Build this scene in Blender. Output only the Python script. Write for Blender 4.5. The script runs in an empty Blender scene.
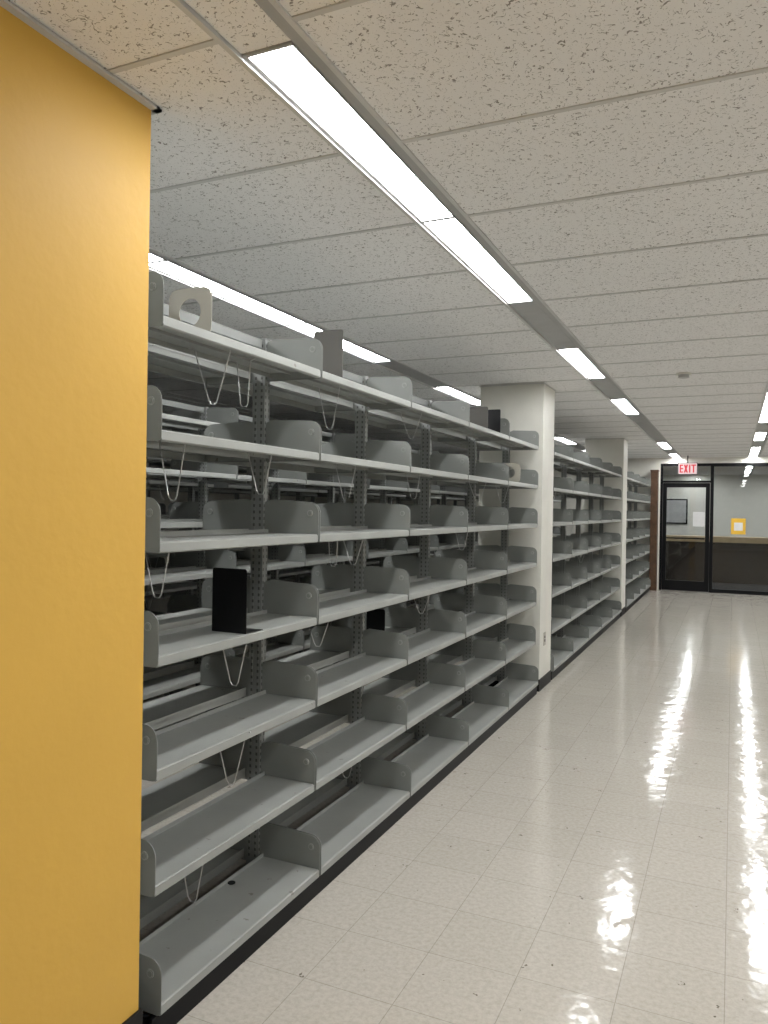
import bpy, math, random
from mathutils import Matrix, Vector
random.seed(4)
S=bpy.context.scene
H=1.50; CZ=2.57
# ---------------------------------------------------------------- materials
def newmat(name):
    m=bpy.data.materials.new(name); m.use_nodes=True
    nt=m.node_tree; b=nt.nodes['Principled BSDF']; return m,nt,b
def N(nt,t,**k):
    n=nt.nodes.new(t)
    for a,v in k.items(): setattr(n,a,v)
    return n
def plain(name,col,rough=.5,metal=0,noise=.06,nscale=8,bump=0,spec=.5,bscale=60):
    m,nt,b=newmat(name)
    tc=N(nt,'ShaderNodeTexCoord'); nz=N(nt,'ShaderNodeTexNoise'); nz.inputs['Scale'].default_value=nscale; nz.inputs['Detail'].default_value=5
    nt.links.new(tc.outputs['Object'],nz.inputs['Vector'])
    r=N(nt,'ShaderNodeValToRGB')
    r.color_ramp.elements[0].position=.3; r.color_ramp.elements[1].position=.7
    r.color_ramp.elements[0].color=tuple(c*(1-noise) for c in col)+(1,)
    r.color_ramp.elements[1].color=tuple(min(1,c*(1+noise)) for c in col)+(1,)
    nt.links.new(nz.outputs['Fac'],r.inputs['Fac']); nt.links.new(r.outputs['Color'],b.inputs['Base Color'])
    b.inputs['Roughness'].default_value=rough; b.inputs['Metallic'].default_value=metal
    b.inputs['Specular IOR Level'].default_value=spec
    if bump:
        n2=N(nt,'ShaderNodeTexNoise'); n2.inputs['Scale'].default_value=bscale; n2.inputs['Detail'].default_value=4
        nt.links.new(tc.outputs['Object'],n2.inputs['Vector'])
        bp=N(nt,'ShaderNodeBump'); bp.inputs['Strength'].default_value=bump; bp.inputs['Distance'].default_value=.01
        nt.links.new(n2.outputs['Fac'],bp.inputs['Height']); nt.links.new(bp.outputs['Normal'],b.inputs['Normal'])
    return m
def emis(name,col,st,base=.8):
    m,nt,b=newmat(name)
    b.inputs['Base Color'].default_value=(base,base,base,1)
    tc=N(nt,'ShaderNodeTexCoord'); w=N(nt,'ShaderNodeTexWave'); w.bands_direction='Y'
    w.inputs['Scale'].default_value=9
    nt.links.new(tc.outputs['Object'],w.inputs['Vector'])
    mr=N(nt,'ShaderNodeMapRange'); mr.inputs['To Min'].default_value=st*.88; mr.inputs['To Max'].default_value=st*1.08
    nt.links.new(w.outputs['Fac'],mr.inputs['Value'])
    b.inputs['Emission Color'].default_value=(*col,1); nt.links.new(mr.outputs['Result'],b.inputs['Emission Strength'])
    return m
M_yel=plain('yellow_paint',(.70,.415,.075),.5,noise=.03,nscale=2,bump=.12,bscale=25,spec=.35)
M_white=plain('white_paint',(.72,.71,.65),.5,noise=.03,bump=.08)
def shelf_enamel():
    m=plain('shelf_grey_enamel',(.30,.31,.293),.38,noise=.07,nscale=5,bump=.03,bscale=200)
    nt=m.node_tree; b=nt.nodes['Principled BSDF']; src=b.inputs['Base Color'].links[0].from_socket
    tc=N(nt,'ShaderNodeTexCoord'); v=N(nt,'ShaderNodeTexNoise'); v.inputs['Scale'].default_value=26; v.inputs['Detail'].default_value=4
    nt.links.new(tc.outputs['Object'],v.inputs['Vector'])
    r=N(nt,'ShaderNodeMapRange'); r.inputs['From Min'].default_value=.70; r.inputs['From Max'].default_value=.74; r.inputs['To Max'].default_value=.7
    nt.links.new(v.outputs['Fac'],r.inputs['Value'])
    mx=N(nt,'ShaderNodeMix',data_type='RGBA'); nt.links.new(r.outputs['Result'],mx.inputs[0]); nt.links.new(src,mx.inputs[6]); mx.inputs[7].default_value=(.12,.10,.08,1)
    nt.links.new(mx.outputs[2],b.inputs['Base Color']); return m
M_grey=shelf_enamel()
M_greyb=plain('bracket_grey_enamel',(.225,.235,.222),.36,noise=.05,nscale=9)
M_dark=plain('black_base',(.006,.006,.007),.5,spec=.15)
M_black=plain('black_steel',(.004,.004,.005),.35,spec=.3)
M_alum=plain('black_aluminium',(.006,.006,.007),.4,spec=.15)
M_beige=plain('beige_steel',(.42,.40,.34),.45)
M_brown=plain('taupe_steel',(.10,.095,.085),.5)
M_wire=plain('wire_steel',(.6,.6,.6),.3,metal=.8)
M_tbar=plain('ceiling_grid_white',(.60,.60,.59),.5)
M_chan=plain('light_channel_grey',(.42,.42,.42),.45)
M_paper=plain('paper',(.75,.75,.74),.8)
M_yposter=plain('yellow_paper',(.80,.48,.05),.8)
M_wood=plain('dark_wood',(.09,.045,.022),.4,noise=.3,nscale=12)
M_dwood=plain('espresso_wood',(.028,.018,.013),.45,noise=.3,nscale=12,spec=.3)
M_lwood=plain('light_wood',(.50,.37,.21),.45,noise=.15,nscale=10)
M_base=plain('dark_rubber',(.01,.0095,.0095),.5,spec=.2)
M_carpet=plain('dark_carpet',(.03,.03,.034),.9,noise=.3,nscale=60)
M_red=emis('exit_red',(.8,.02,.04),.9,.02)
M_exitw=emis('exit_white',(1,.72,.72),.62,.2)
M_light=emis('fluorescent_lens',(.985,.99,.99),30)
M_off=plain('unlit_lens',(.38,.38,.38),.4)

def upright_mat():
    m,nt,b=newmat('slotted_upright_steel')
    tc=N(nt,'ShaderNodeTexCoord'); sp=N(nt,'ShaderNodeSeparateXYZ'); nt.links.new(tc.outputs['Object'],sp.inputs[0])
    def mth(op,a,v):
        n=N(nt,'ShaderNodeMath',operation=op); nt.links.new(a,n.inputs[0]); n.inputs[1].default_value=v
        return n.outputs[0]
    z=mth('MULTIPLY',sp.outputs['Z'],1/.0254); z=mth('FRACT',z,0); z=mth('LESS_THAN',z,.45)
    r=N(nt,'ShaderNodeMix',data_type='RGBA')
    r.inputs[6].default_value=(.25,.26,.25,1); r.inputs[7].default_value=(.09,.09,.09,1)
    nt.links.new(z,r.inputs[0]); nt.links.new(r.outputs[2],b.inputs['Base Color']); b.inputs['Roughness'].default_value=.4
    return m
M_slot=upright_mat()
M_up=plain('upright_steel',(.25,.26,.25),.4)

def floor_mat():
    m,nt,b=newmat('vinyl_tile_floor')
    L=nt.links.new
    tc=N(nt,'ShaderNodeTexCoord')
    br=N(nt,'ShaderNodeTexBrick'); br.offset=0; br.squash=1
    br.inputs['Scale'].default_value=1; br.inputs['Brick Width'].default_value=.305; br.inputs['Row Height'].default_value=.305
    br.inputs['Mortar Size'].default_value=.0013; br.inputs['Mortar Smooth'].default_value=.1
    br.inputs['Color1'].default_value=(.52,.488,.43,1); br.inputs['Color2'].default_value=(.545,.512,.455,1); br.inputs['Mortar'].default_value=(.36,.335,.29,1)
    L(tc.outputs['Object'],br.inputs['Vector'])
    n1=N(nt,'ShaderNodeTexNoise'); n1.inputs['Scale'].default_value=55; n1.inputs['Detail'].default_value=6; n1.inputs['Roughness'].default_value=.7
    L(tc.outputs['Object'],n1.inputs['Vector'])
    r1=N(nt,'ShaderNodeValToRGB'); r1.color_ramp.elements[0].position=.33; r1.color_ramp.elements[0].color=(.82,.81,.79,1)
    r1.color_ramp.elements[1].position=.6; r1.color_ramp.elements[1].color=(1,1,1,1)
    L(n1.outputs['Fac'],r1.inputs['Fac'])
    mx=N(nt,'ShaderNodeMix',data_type='RGBA',blend_type='MULTIPLY'); mx.inputs[0].default_value=1
    L(br.outputs['Color'],mx.inputs[6]); L(r1.outputs['Color'],mx.inputs[7])
    v=N(nt,'ShaderNodeTexVoronoi'); v.inputs['Scale'].default_value=9; v.inputs['Randomness'].default_value=1
    nd=N(nt,'ShaderNodeTexNoise'); nd.inputs['Scale'].default_value=40
    L(tc.outputs['Object'],nd.inputs['Vector'])
    ad=N(nt,'ShaderNodeMix',data_type='RGBA',blend_type='LINEAR_LIGHT'); ad.inputs[0].default_value=.04
    L(tc.outputs['Object'],ad.inputs[6]); L(nd.outputs['Color'],ad.inputs[7]); L(ad.outputs[2],v.inputs['Vector'])
    r2=N(nt,'ShaderNodeValToRGB'); r2.color_ramp.elements[0].position=.045; r2.color_ramp.elements[0].color=(.25,.23,.2,1)
    r2.color_ramp.elements[1].position=.08; r2.color_ramp.elements[1].color=(1,1,1,1)
    L(v.outputs['Distance'],r2.inputs['Fac'])
    m2=N(nt,'ShaderNodeMix',data_type='RGBA',blend_type='MULTIPLY'); m2.inputs[0].default_value=1
    L(mx.outputs[2],m2.inputs[6]); L(r2.outputs['Color'],m2.inputs[7]); L(m2.outputs[2],b.inputs['Base Color'])
    b.inputs['Specular IOR Level'].default_value=.42
    n3=N(nt,'ShaderNodeTexNoise'); n3.inputs['Scale'].default_value=5; n3.inputs['Detail'].default_value=3
    L(tc.outputs['Object'],n3.inputs['Vector'])
    mr=N(nt,'ShaderNodeMapRange'); mr.inputs['To Min'].default_value=.04; mr.inputs['To Max'].default_value=.17; L(n3.outputs['Fac'],mr.inputs['Value']); L(mr.outputs['Result'],b.inputs['Roughness'])
    n4=N(nt,'ShaderNodeTexNoise'); n4.inputs['Scale'].default_value=11; n4.inputs['Detail'].default_value=2
    L(tc.outputs['Object'],n4.inputs['Vector'])
    bp=N(nt,'ShaderNodeBump'); bp.inputs['Strength'].default_value=.40; bp.inputs['Distance'].default_value=.005
    L(n4.outputs['Fac'],bp.inputs['Height'])
    bp2=N(nt,'ShaderNodeBump'); bp2.inputs['Strength'].default_value=.25; bp2.inputs['Distance'].default_value=.001; bp2.invert=True
    L(br.outputs['Fac'],bp2.inputs['Height']); L(bp.outputs['Normal'],bp2.inputs['Normal']); L(bp2.outputs['Normal'],b.inputs['Normal'])
    return m
M_floor=floor_mat()

def ceil_mat():
    m,nt,b=newmat('fissured_ceiling_tile')
    L=nt.links.new
    tc=N(nt,'ShaderNodeTexCoord')
    n1=N(nt,'ShaderNodeTexNoise'); n1.inputs['Scale'].default_value=50; n1.inputs['Detail'].default_value=1.5; n1.inputs['Distortion'].default_value=.6
    n2=N(nt,'ShaderNodeTexNoise'); n2.inputs['Scale'].default_value=80; n2.inputs['Detail'].default_value=1
    mp=N(nt,'ShaderNodeMapping'); mp.inputs['Location'].default_value=(3.3,7.1,1)
    L(tc.outputs['Object'],n1.inputs['Vector']); L(tc.outputs['Object'],mp.inputs['Vector']); L(mp.outputs['Vector'],n2.inputs['Vector'])
    s=N(nt,'ShaderNodeMath',operation='SUBTRACT'); s.inputs[1].default_value=.5; L(n1.outputs['Fac'],s.inputs[0])
    a=N(nt,'ShaderNodeMath',operation='ABSOLUTE'); L(s.outputs[0],a.inputs[0])
    l=N(nt,'ShaderNodeMapRange'); l.inputs['From Min'].default_value=.012; l.inputs['From Max'].default_value=.03; l.inputs['To Min'].default_value=1; l.inputs['To Max'].default_value=0
    L(a.outputs[0],l.inputs['Value'])
    g=N(nt,'ShaderNodeMapRange'); g.inputs['From Min'].default_value=.53; g.inputs['From Max'].default_value=.57; L(n2.outputs['Fac'],g.inputs['Value'])
    mu=N(nt,'ShaderNodeMath',operation='MULTIPLY'); L(l.outputs['Result'],mu.inputs[0]); L(g.outputs['Result'],mu.inputs[1])
    n3=N(nt,'ShaderNodeTexNoise'); n3.inputs['Scale'].default_value=260; L(tc.outputs['Object'],n3.inputs['Vector'])
    p=N(nt,'ShaderNodeMapRange'); p.inputs['From Min'].default_value=.66; p.inputs['From Max'].default_value=.72; L(n3.outputs['Fac'],p.inputs['Value'])
    mxx=N(nt,'ShaderNodeMath',operation='MAXIMUM'); L(mu.outputs[0],mxx.inputs[0]); L(p.outputs['Result'],mxx.inputs[1])
    mx=N(nt,'ShaderNodeMix',data_type='RGBA'); mx.inputs[6].default_value=(.87,.865,.865,1); mx.inputs[7].default_value=(.26,.25,.24,1)
    L(mxx.outputs[0],mx.inputs[0]); L(mx.outputs[2],b.inputs['Base Color'])
    b.inputs['Roughness'].default_value=.9; b.inputs['Specular IOR Level'].default_value=.1
    return m
M_ceil=ceil_mat()
def glass_mat():
    m=bpy.data.materials.new('window_glass'); m.use_nodes=True; nt=m.node_tree
    nt.nodes.clear(); o=N(nt,'ShaderNodeOutputMaterial'); t=N(nt,'ShaderNodeBsdfTransparent'); t.inputs[0].default_value=(.86,.88,.88,1)
    g=N(nt,'ShaderNodeBsdfGlossy'); g.inputs['Roughness'].default_value=.01
    f=N(nt,'ShaderNodeFresnel'); f.inputs['IOR'].default_value=1.5
    mx=N(nt,'ShaderNodeMixShader'); nt.links.new(f.outputs[0],mx.inputs[0]); nt.links.new(t.outputs[0],mx.inputs[1]); nt.links.new(g.outputs[0],mx.inputs[2]); nt.links.new(mx.outputs[0],o.inputs[0])
    return m
M_glass=glass_mat()

# ---------------------------------------------------------------- mesh builder
class MB:
    def __init__(s): s.v=[];s.f=[];s.m=[];s.mats=[]
    def mi(s,mat):
        if mat not in s.mats: s.mats.append(mat)
        return s.mats.index(mat)
    def box(s,x0,x1,y0,y1,z0,z1,mat):
        i=len(s.v); k=s.mi(mat)
        s.v+=[(x0,y0,z0),(x1,y0,z0),(x1,y1,z0),(x0,y1,z0),(x0,y0,z1),(x1,y0,z1),(x1,y1,z1),(x0,y1,z1)]
        for q in [(0,3,2,1),(4,5,6,7),(0,1,5,4),(1,2,6,5),(2,3,7,6),(3,0,4,7)]:
            s.f.append(tuple(i+a for a in q)); s.m.append(k)
    def prism(s,pts,axis,a0,a1,mat):
        i=len(s.v); n=len(pts); k=s.mi(mat)
        def mk(p,a):
            return {'y':(p[0],a,p[1]),'x':(a,p[0],p[1]),'z':(p[0],p[1],a)}[axis]
        s.v+=[mk(p,a0) for p in pts]+[mk(p,a1) for p in pts]
        s.f.append(tuple(range(i,i+n))); s.m.append(k)
        s.f.append(tuple(range(i+2*n-1,i+n-1,-1))); s.m.append(k)
        for j in range(n):
            j2=(j+1)%n
            s.f.append((i+j2,i+j,i+n+j,i+n+j2)); s.m.append(k)
    def ring_prism(s,outer,inner,axis,a0,a1,mat):
        n=len(outer); k=s.mi(mat); i=len(s.v)
        def mk(p,a): return {'y':(p[0],a,p[1]),'x':(a,p[0],p[1]),'z':(p[0],p[1],a)}[axis]
        s.v+=[mk(p,a0) for p in outer]+[mk(p,a0) for p in inner]+[mk(p,a1) for p in outer]+[mk(p,a1) for p in inner]
        for j in range(n):
            q=(j+1)%n
            for f in [(i+j,i+q,i+n+q,i+n+j),(i+2*n+q,i+2*n+j,i+3*n+j,i+3*n+q),(i+q,i+j,i+2*n+j,i+2*n+q),(i+n+j,i+n+q,i+3*n+q,i+3*n+j)]:
                s.f.append(f); s.m.append(k)
    def tube(s,path,r,mat,n=6):
        k=s.mi(mat); base=len(s.v); P=[Vector(p) for p in path]
        for j,p in enumerate(P):
            t=(P[min(j+1,len(P)-1)]-P[max(j-1,0)]).normalized()
            a=t.cross(Vector((0,1,0)))
            if a.length<.1: a=t.cross(Vector((1,0,0)))
            a.normalize(); b=t.cross(a)
            for q in range(n):
                w=2*math.pi*q/n; s.v.append(tuple(p+a*(r*math.cos(w))+b*(r*math.sin(w))))
        for j in range(len(P)-1):
            for q in range(n):
                q2=(q+1)%n
                s.f.append((base+j*n+q,base+j*n+q2,base+(j+1)*n+q2,base+(j+1)*n+q)); s.m.append(k)
        s.f.append(tuple(base+q for q in range(n-1,-1,-1))); s.m.append(k)
        s.f.append(tuple(base+(len(P)-1)*n+q for q in range(n))); s.m.append(k)
    def mesh(s,name):
        me=bpy.data.meshes.new(name); me.from_pydata(s.v,[],s.f)
        for m in s.mats: me.materials.append(m)
        me.polygons.foreach_set('material_index',s.m)
        import bmesh
        bm=bmesh.new(); bm.from_mesh(me); bmesh.ops.recalc_face_normals(bm,faces=bm.faces); bm.to_mesh(me); bm.free()
        me.update(); return me
    def obj(s,name,parent=None,loc=(0,0,0)):
        o=bpy.data.objects.new(name,s.mesh(name)); S.collection.objects.link(o); o.location=loc
        if parent: o.parent=parent
        return o
def empty(name,loc=(0,0,0)):
    e=bpy.data.objects.new(name,None); S.collection.objects.link(e); e.location=loc; e.empty_display_size=.1; return e

# ---------------------------------------------------------------- room shell
XL,XR,YB,YF,YE=-9.0,3.0,-3.0,15.9,23.0
b=MB(); b.box(XL,XR,YB,YF+.05,-.1,0,M_floor); b.obj('floor')
b=MB(); b.box(XL,XR,YF+.05,YE,-.1,0,M_carpet); b.obj('floor_lobby')
rows=[-1.01+1.33*k for k in range(-5,4)]
chan=[(x-.075,x+.105) for x in rows]
chan=[c for c in chan if c[0]>XL and c[1]<XR]
b=MB(); xs=XL
LANES=[]
for c0,c1 in chan:
    b.box(xs,c0,YB,YE,CZ,CZ+.06,M_ceil); LANES.append((xs,c0)); xs=c1
b.box(xs,XR,YB,YE,CZ,CZ+.06,M_ceil); LANES.append((xs,XR))
b.box(XL,XR,YB,YE,CZ+.06,CZ+.16,M_chan)
b.obj('ceiling')
b=MB()
y=2.67-.61*9
while y<YE:
    for a,c in LANES: b.box(a,c,y-.008,y+.008,CZ-.004,CZ+.001,M_tbar)
    y+=.61
for c0,c1 in chan:
    b.box(c0-.012,c0+.002,YB,YE,CZ-.006,CZ+.03,M_tbar)
    b.box(c1-.002,c1+.012,YB,YE,CZ-.006,CZ+.03,M_tbar)
    b.box(c0+.142,c1-.002,YB,YE,CZ+.004,CZ+.01,M_off)
b.obj('trim_ceiling_grid')
def light_row(i,segs):
    xc=rows[i]
    for y0,y1 in segs:
        e=empty('ceiling_light',(xc,(y0+y1)/2,CZ))
        h=(y1-y0)/2-.006
        b=MB(); b.box(-.06,.062,-h,h,.004,.008,M_light); b.obj('lens',e)
        b=MB()
        b.box(-.071,-.061,-h,h,.001,.045,M_off); b.box(.063,.066,-h,h,-.001,.045,M_off)
        b.box(-.071,.066,-h-.006,-h+.004,-.001,.045,M_off); b.box(-.071,.066,h-.004,h+.006,-.001,.045,M_off)
        b.box(-.06,.062,-h,h,.04,.045,M_off)
        b.obj('housing',e)
    s=sorted(segs); b=MB(); y=YB
    for y0,y1 in s+[(YE,YE)]:
        if y0-y>.02: b.box(-.071,.066,y+.002,y0-.002,.004,.008,M_ceil if y==YB else M_off)
        y=y1
    b.obj('trim_channel_cover',None,(xc,0,CZ))
G=1.22; Y0=1.45
seg=lambda k:(Y0+G*k,Y0+G*(k+1))
main=[i for i,r in enumerate(rows) if abs(r+1.01)<.01][0]
lob=[(18.5,19.7),(20.8,22.0)]; lobs=[(17.0,18.2),(19.4,20.6),(21.6,22.8)]
light_row(main,[(1.525,Y0+G),seg(1),seg(3),seg(5),seg(9),seg(11)]+lobs)
light_row(main-1,[seg(0),seg(1),seg(2),seg(4),seg(8),seg(10)]+lob)
light_row(main+1,[seg(-2),seg(0),seg(2),seg(5),seg(6),seg(8),seg(10),seg(11)]+lob)
light_row(main+2,[seg(-2),seg(-1),seg(1),seg(2),seg(4),seg(6),seg(8),seg(9),seg(10)]+lobs)  # unseen row of lights, added off camera to raise floor bounce
light_row(main-2,[seg(8)])
light_row(main-3,[])
light_row(main-4,[seg(3)])
# walls
b=MB(); b.box(XL-.1,XL,YB,YE,0,CZ+.16,M_white); b.obj('wall_left')
b=MB(); b.box(XR,XR+.1,YB,YE,0,CZ+.16,M_white); b.obj('wall_right')
b=MB(); b.box(XL-.1,XR+.1,YB-.1,YB,0,CZ+.16,M_white); b.obj('wall_back')
b=MB(); b.box(XL-.1,XR+.1,YE,YE+.1,0,CZ+.16,M_white); b.obj('wall_lobby_end')
b=MB(); b.box(-2.0,-1.442,YB,1.618,.0,CZ,M_white); b.box(-1.442,-1.438,YB,1.62,.0,CZ,M_yel); b.obj('wall_yellow')
b=MB(); b.box(-2.006,-1.430,YB,1.628,0,.14,M_base); b.obj('baseboard_yellow')
b=MB(); b.box(-1.438,-1.418,YB,1.64,CZ-.012,CZ-.0045,M_tbar); b.box(-2.0,-1.418,1.62,1.64,CZ-.012,CZ-.0045,M_tbar); b.obj('trim_yellow')
b=MB()
b.box(XL,-1.30,YF,YF+.12,0,CZ,M_white)
b.box(-1.30,XR,YF,YF+.12,2.46,CZ,M_white)
b.obj('wall_far')
b=MB(); b.box(XR-.012,XR,YB,YF,0,.1,M_base); b.obj('baseboard_right')
e=empty('storefront_window',(0,YF+.04,0))
b=MB()
for x0,x1 in [(-.40,-.34),(1.16,1.22),(2.9,3.0)]: b.box(x0,x1,-.03,.05,0,2.46,M_alum)
b.box(-.34,3.0,-.03,.05,2.40,2.46,M_alum); b.box(-.34,3.0,-.03,.05,0,.07,M_alum)
b.obj('frame',e)
b=MB(); b.box(-.34,1.16,.0,.008,.07,2.40,M_glass); b.box(1.22,2.9,.0,.008,.07,2.40,M_glass); b.obj('glass',e)
e=empty('door_1',(0,YF+.04,0))
b=MB()
b.box(-1.30,-1.255,-.03,.05,0,2.46,M_alum); b.box(-1.255,-.40,-.03,.05,2.41,2.46,M_alum)
b.box(-1.255,-.40,-.03,.05,2.09,2.13,M_alum)
b.obj('jamb',e)
b=MB()
b.box(-1.25,-1.18,-.015,.03,.01,2.085,M_alum); b.box(-.48,-.405,-.015,.03,.01,2.085,M_alum)
b.box(-1.18,-.48,-.015,.03,2.0,2.085,M_alum); b.box(-1.18,-.48,-.015,.03,.01,.20,M_alum)
b.obj('leaf',e)
b=MB(); b.box(-1.18,-.48,.0,.008,.20,2.0,M_glass); b.box(-1.255,-.40,.0,.008,2.13,2.41,M_glass); b.obj('glass',e)
b=MB(); b.tube([(-1.17,-.015,1.02),(-1.17,-.07,1.02),(-.49,-.07,1.02),(-.49,-.015,1.02)],.012,M_alum); b.obj('push_bar',e)
b=MB(); b.box(-.70,-.49,-.004,0,1.25,1.53,M_paper); b.obj('paper_notice',None,(0,YF+.022,0))
b=MB(); b.box(0,.25,-.004,0,1.12,1.42,M_yposter); b.box(.05,.20,-.005,-.004,1.19,1.34,M_paper); b.obj('yellow_poster',None,(-.03,YF+.036,0))
e=empty('exit_sign',(-.78,15.35,2.33))
b=MB(); b.box(-.16,.16,-.02,.02,-.10,.10,M_exitw); b.box(-.17,.17,-.022,.022,.10,.11,M_alum); b.box(-.17,.17,-.022,.022,-.11,-.10,M_alum)
b.box(-.17,-.16,-.022,.022,-.1,.1,M_alum); b.box(.16,.17,-.022,.022,-.1,.1,M_alum); b.box(-.01,.01,-.01,.01,.11,.24,M_alum); b.obj('case',e)
b=MB(); yy0,yy1=-.024,-.0205
def st(x0,x1,z0,z1): b.box(x0,x1,yy0,yy1,z0,z1,M_red)
st(-.14,-.115,-.075,.075)
for z in(-.075,-.012,.051): st(-.14,-.078,z,z+.024)
for sgn in(1,-1): b.prism([(-.068,sgn*.075),(-.040,sgn*.075),(.008,-sgn*.075),(-.020,-sgn*.075)],'y',yy0,yy1,M_red)
st(.024,.048,-.075,.075)
st(.062,.142,.051,.075); st(.090,.114,-.075,.051)
b.obj('letters',e)
b=MB()
pts=[(.055*math.cos(t*math.pi/10),.055*math.sin(t*math.pi/10)) for t in range(20)]
b.prism(pts,'z',-.012,0,M_white); b.prism([(p[0]*.7,p[1]*.7) for p in pts],'z',-.035,-.012,M_chan); b.obj('smoke_detector',None,(-.36,6.3,CZ))
for y0,y1 in [(6.36,6.79),(11.5,11.95)]:
    e=empty('pillar',(0,0,0))
    b=MB(); b.box(-1.99,-1.445,y0,y1,0,CZ,M_white); b.obj('shaft',e)
    b=MB(); b.box(-1.995,-1.44,y0-.005,y1+.005,0,.1,M_base); b.obj('skirting',e)
    b=MB(); b.box(-2.0,-1.435,y0-.01,y1+.01,CZ-.012,CZ-.006,M_tbar); b.obj('ceiling_angle',e)
b=MB(); b.box(-1.445,-1.441,6.50,6.57,.36,.47,M_beige); b.box(-1.441,-1.4395,6.52,6.55,.39,.41,M_dark); b.box(-1.441,-1.4395,6.52,6.55,.42,.44,M_dark); b.obj('electrical_outlet')
b=MB(); b.box(-1.46,-1.33,15.70,15.89,0,2.3,M_wood); b.box(-1.47,-1.32,15.69,15.895,2.3,2.33,M_wood); b.obj('wood_end_panel')

# ---------------------------------------------------------------- shelving
BAY=.914
ZL=[.075,.40,.725,1.045,1.365,1.68,2.0]
LIP=.032
UX=.275
def arc(cx,cz,r,a0,a1,n=6): return [(cx+r*math.cos(math.radians(a0+(a1-a0)*i/n)),cz+r*math.sin(math.radians(a0+(a1-a0)*i/n))) for i in range(n+1)]
def bracket(b,yy,sgn,z,front=UX,h=.165):
    r=.045
    pts=[(.03,-.0),]+arc(front-.015,.015,.015,-90,0,3)+arc(front-r,h-.008-r,r,0,80,7)+[(.06,h),(.03,h-.01)]
    pts=[(sgn*p[0],z+p[1]) for p in pts]
    b.prism(pts,'y',yy-.0011,yy+.0011,M_greyb)
    c=[(sgn*(front-.038+.0125*math.cos(t*math.pi/7)),z+h-.052+.0125*math.sin(t*math.pi/7)) for t in range(14)]
    b.prism(c,'y',yy-.004,yy+.004,M_grey)
    c=[(sgn*(front-.038+.008*math.cos(t*math.pi/7)),z+h-.052+.008*math.sin(t*math.pi/7)) for t in range(14)]
    b.prism(c,'y',yy-.0055,yy+.0055,M_greyb)
    b.box(min(sgn*.02,sgn*.035),max(sgn*.02,sgn*.035),yy-.0015,yy+.0015,z+.01,z+h-.02,M_greyb)
def shelf_pan(b,y0,y1,sgn,z,front=UX):
    t=.0025; x0,x1=.045,front-.006
    def bx(xa,xb,ya,yb,za,zb,m=M_grey):
        a,c=sorted((sgn*xa,sgn*xb)); b.box(a,c,ya,yb,za,zb,m)
    bx(x0,x1,y0,y1,z+LIP-t,z+LIP)
    pr=[(x1-.003,z+LIP)]+[(x1+.004,z+LIP-.004),(x1+.005,z+.004),(x1,z)]+[(x1-.012,z),(x1-.012,z+.003),(x1-.003,z+.003)]
    b.prism([(sgn*p[0],p[1]) for p in pr],'y',y0,y1,M_grey)
    bx(x0,x0+.003,y0,y1,z+LIP-.02,z+LIP+.014)
    bx(x0+.09,x0+.10,y0,y1,z+LIP-.012,z+LIP-t)
    bx(x0,x1,y0,y0+.002,z+.004,z+LIP); bx(x0,x1,y1-.002,y1,z+.004,z+LIP)
def shelving(name,n,cx,ystart,wires=(),sides=(1,-1)):
    e=empty(name,(cx,ystart,0))
    b=MB()
    for k in range(n+1):
        y=k*BAY
        b.box(-.028,.028,y-.018,y+.018,.0,2.17,M_up)
        for s_ in (1,-1):
            a,c=sorted((s_*.0282,s_*.0292)); 
            b.box(a,c,y-.014,y-.008,.1,2.15,M_slot); b.box(a,c,y+.008,y+.014,.1,2.15,M_slot)
        b.box(-.018,-.010,y-.0195,y-.0181,.1,2.15,M_slot); b.box(.010,.018,y-.0195,y-.0181,.1,2.15,M_slot)
        if k<n:
            b.box(-.012,.012,y+.018,y+BAY-.018,2.13,2.165,M_up)
            b.box(-.012,.012,y+.018,y+BAY-.018,.02,.07,M_up)
    b.obj('frame',e)
    b=MB(); L=n*BAY
    for s_ in (1,-1):
        a,c=sorted((s_*(UX-.01),s_*(UX+.012))); b.box(a,c,-.012,L+.012,0,.072,M_dark)
    b.box(-UX,UX,-.012,-.0,0,.072,M_dark); b.box(-UX,UX,L,L+.012,0,.072,M_dark)
    b.obj('kick_plate',e)
    b=MB(); c=MB()
    for s_ in sides:
        for k in range(n):
            for i,z in enumerate(ZL):
                fr=UX+.027 if i==0 else UX
                y0=k*BAY+.006; y1=(k+1)*BAY-.006
                shelf_pan(b,y0+.002,y1-.002,s_,z,fr); bracket(c,y0,s_,z,fr); bracket(c,y1,s_,z,fr)
    b.obj('shelves',e); c.obj('end_brackets',e)
    if wires:
        w=MB()
        for (k,i,fy,wid,dep,xo) in wires:
            y=(k+fy)*BAY; z=ZL[i]+LIP-.006
            xa=xo; xb=xo+wid; xm=(xa+xb)/2
            path=[(xa-.03,y,z),(xa,y,z-.008),(xa+.003,y,z-.03),(xm-.016,y+.005,z-dep+.012),(xm-.008,y+.006,z-dep),(xm+.008,y+.006,z-dep),(xm+.016,y+.005,z-dep+.012),(xb-.003,y,z-.03),(xb,y,z-.008),(xb+.02,y,z)]
            w.tube(path,.0022,M_wire)
        w.obj('wire_book_supports',e)
    return e
CX=-1.455-UX
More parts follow.
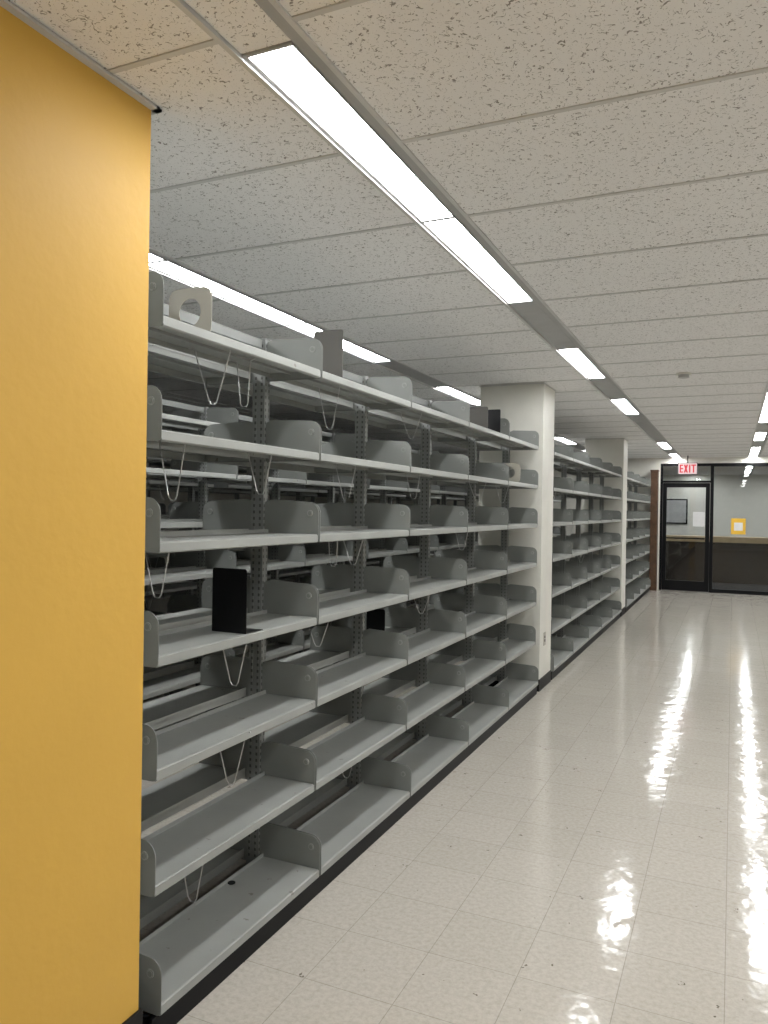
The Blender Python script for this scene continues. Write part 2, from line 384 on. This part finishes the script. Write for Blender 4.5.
W1=[(0,1,.30,.10,.18,.14),(0,2,.50,.12,.19,.14),(0,3,.52,.11,.18,.14),(0,6,.42,.14,.19,.09),(0,6,.66,.06,.17,.1),(0,5,.22,.1,.19,.1),(0,4,.15,.1,.17,.1),
    (1,6,.32,.10,.19,.1),(1,5,.5,.1,.17,.1),(1,4,.45,.05,.15,.09),(1,4,.6,.11,.15,.09),(1,3,.22,.12,.15,.1),(1,1,.55,.1,.15,.1),(0,5,.75,.1,.16,.1),
    (2,5,.4,.08,.15,.1),(2,3,.5,.12,.15,.1),(2,6,.3,.12,.15,.1),(3,4,.3,.09,.15,.1),(3,5,.6,.12,.15,.1),(4,5,.3,.1,.15,.1)]
sh=shelving('library_bookshelf',5,CX,1.694,W1)
b=MB(); pts=[(.014*math.cos(t*math.pi/8),.014*math.sin(t*math.pi/8)) for t in range(16)]
b.prism([(p[0]+.063,p[1]+.67) for p in pts],'z',ZL[0]+LIP,ZL[0]+LIP+.003,M_dark); b.obj('hole_disc',sh)  # dark disc standing in for a round hole in the base shelf
shelving('library_bookshelf',5,CX,6.86,[(0,5,.5,.1,.15,.1),(1,4,.5,.1,.15,.1),(2,3,.3,.1,.15,.1)])
shelving('library_bookshelf',4,CX,12.02)
for j,cx in enumerate([CX-1.55,CX-3.1,CX-4.65]):
    shelving('library_bookshelf',6,cx,.6,[(random.randrange(6),random.randrange(1,7),random.random()*.8+.1,.12,.16,.1) for _ in range(14)])
    shelving('library_bookshelf',5,cx,6.3)
    shelving('library_bookshelf',4,cx,11.2)

# ---------------------------------------------------------------- bookends
def bookend(name,x0,x1,y,z,h,mat,cut=False,foot=.1):
    e=empty(name,((x0+x1)/2,y,z)); w=(x1-x0)/2
    def rr(w,h0,h1,r,n=5):
        return [(-w,h0)]+[(w,h0)]+arc(w-r,h1-r,r,0,90,n)+arc(-w+r,h1-r,r,90,180,n)
    b=MB()
    if cut:
        n=32; out=[];inn=[]
        for i in range(n):
            t=2*math.pi*i/n; c,s_=math.cos(t),math.sin(t)
            p=6.0; q=(abs(c)**p+abs(s_)**p)**(-1/p)
            out.append((w*c*q,h/2+h/2*s_*q)); inn.append((w*.50*c,h*.52+h*.27*s_))
        b.ring_prism(out,inn,'y',-.0012,.0012,mat)
    else: b.prism(rr(w,0,h,.010),'y',-.0012,.0012,mat)
    b.obj('plate',e)
    b=MB(); b.box(-w,w,0,foot,0,.002,mat); b.obj('foot',e)
T=LIP+.0005
bookend('bookend',-1.68,-1.51,1.99,ZL[6]+T,.165,M_beige,True)
bookend('bookend',-1.60,-1.465,2.80,ZL[6]+T,.20,M_brown)
bookend('bookend',-1.60,-1.462,2.135,ZL[3]+T,.215,M_black)
bookend('bookend',-1.97,-1.85,4.12,ZL[2]+T,.15,M_black)
bookend('bookend',-1.64,-1.475,5.75,ZL[5]+T,.15,M_beige,True)
bookend('bookend',-1.63,-1.48,4.9,ZL[6]+T,.15,M_brown)
bookend('bookend',-1.63,-1.48,5.2,ZL[6]+T,.17,M_black)

# ---------------------------------------------------------------- lobby beyond glass
e=empty('reception_counter',(-.2,18.2,0))
b=MB(); b.box(-1.6,1.1,0,.7,.88,1.0,M_lwood); b.obj('top',e)
b=MB(); b.box(-1.55,1.05,.06,.65,.0,.88,M_dwood); 
for k in range(4): b.box(-1.5+.65*k,-.95+.65*k,.045,.06,.1,.82,M_dwood)
b.obj('body',e)
e=empty('lobby_cabinet',(.95,17.2,0))
b=MB(); b.box(0,.9,0,.5,.08,1.15,M_wood); b.box(-.02,.92,-.02,.52,1.15,1.18,M_lwood); b.box(.02,.44,-.015,0,.12,1.1,M_wood); b.box(.46,.88,-.015,0,.12,1.1,M_wood); b.box(.05,.85,.04,.46,0,.08,M_dark); b.obj('body',e)
e=empty('wall_poster_board',(-1.6,YE-.02,1.55)); b=MB(); b.box(-.45,.45,-.02,.01,-.35,.35,M_dark); b.box(-.41,.41,-.025,-.02,-.31,.31,M_chan); b.obj('board',e)

# ---------------------------------------------------------------- world / camera
w=bpy.data.worlds.new('world'); S.world=w; w.use_nodes=True; w.node_tree.nodes['Background'].inputs[0].default_value=(.5,.5,.5,1); w.node_tree.nodes['Background'].inputs[1].default_value=.05
cam=bpy.data.cameras.new('camera'); co=bpy.data.objects.new('camera',cam); S.collection.objects.link(co); S.camera=co
F=770.0
cam.sensor_fit='VERTICAL'; cam.sensor_height=36; cam.lens=F/1024*36; cam.clip_start=.02
a=math.atan(349/F); p=math.radians(.25); r=.0155
fw=Vector((-math.sin(a)*math.cos(p),math.cos(a)*math.cos(p),-math.sin(p)))
rt=Vector((math.cos(a),math.sin(a),0)); up=rt.cross(fw)
rt2=rt*math.cos(r)+up*math.sin(r); up2=up*math.cos(r)-rt*math.sin(r)
m=Matrix((rt2,up2,-fw)).transposed().to_4x4(); m.translation=Vector((0,0,H)); co.matrix_world=m
S.view_settings.view_transform='Standard'
S.view_settings.exposure=0
S.view_settings.gamma=1.03
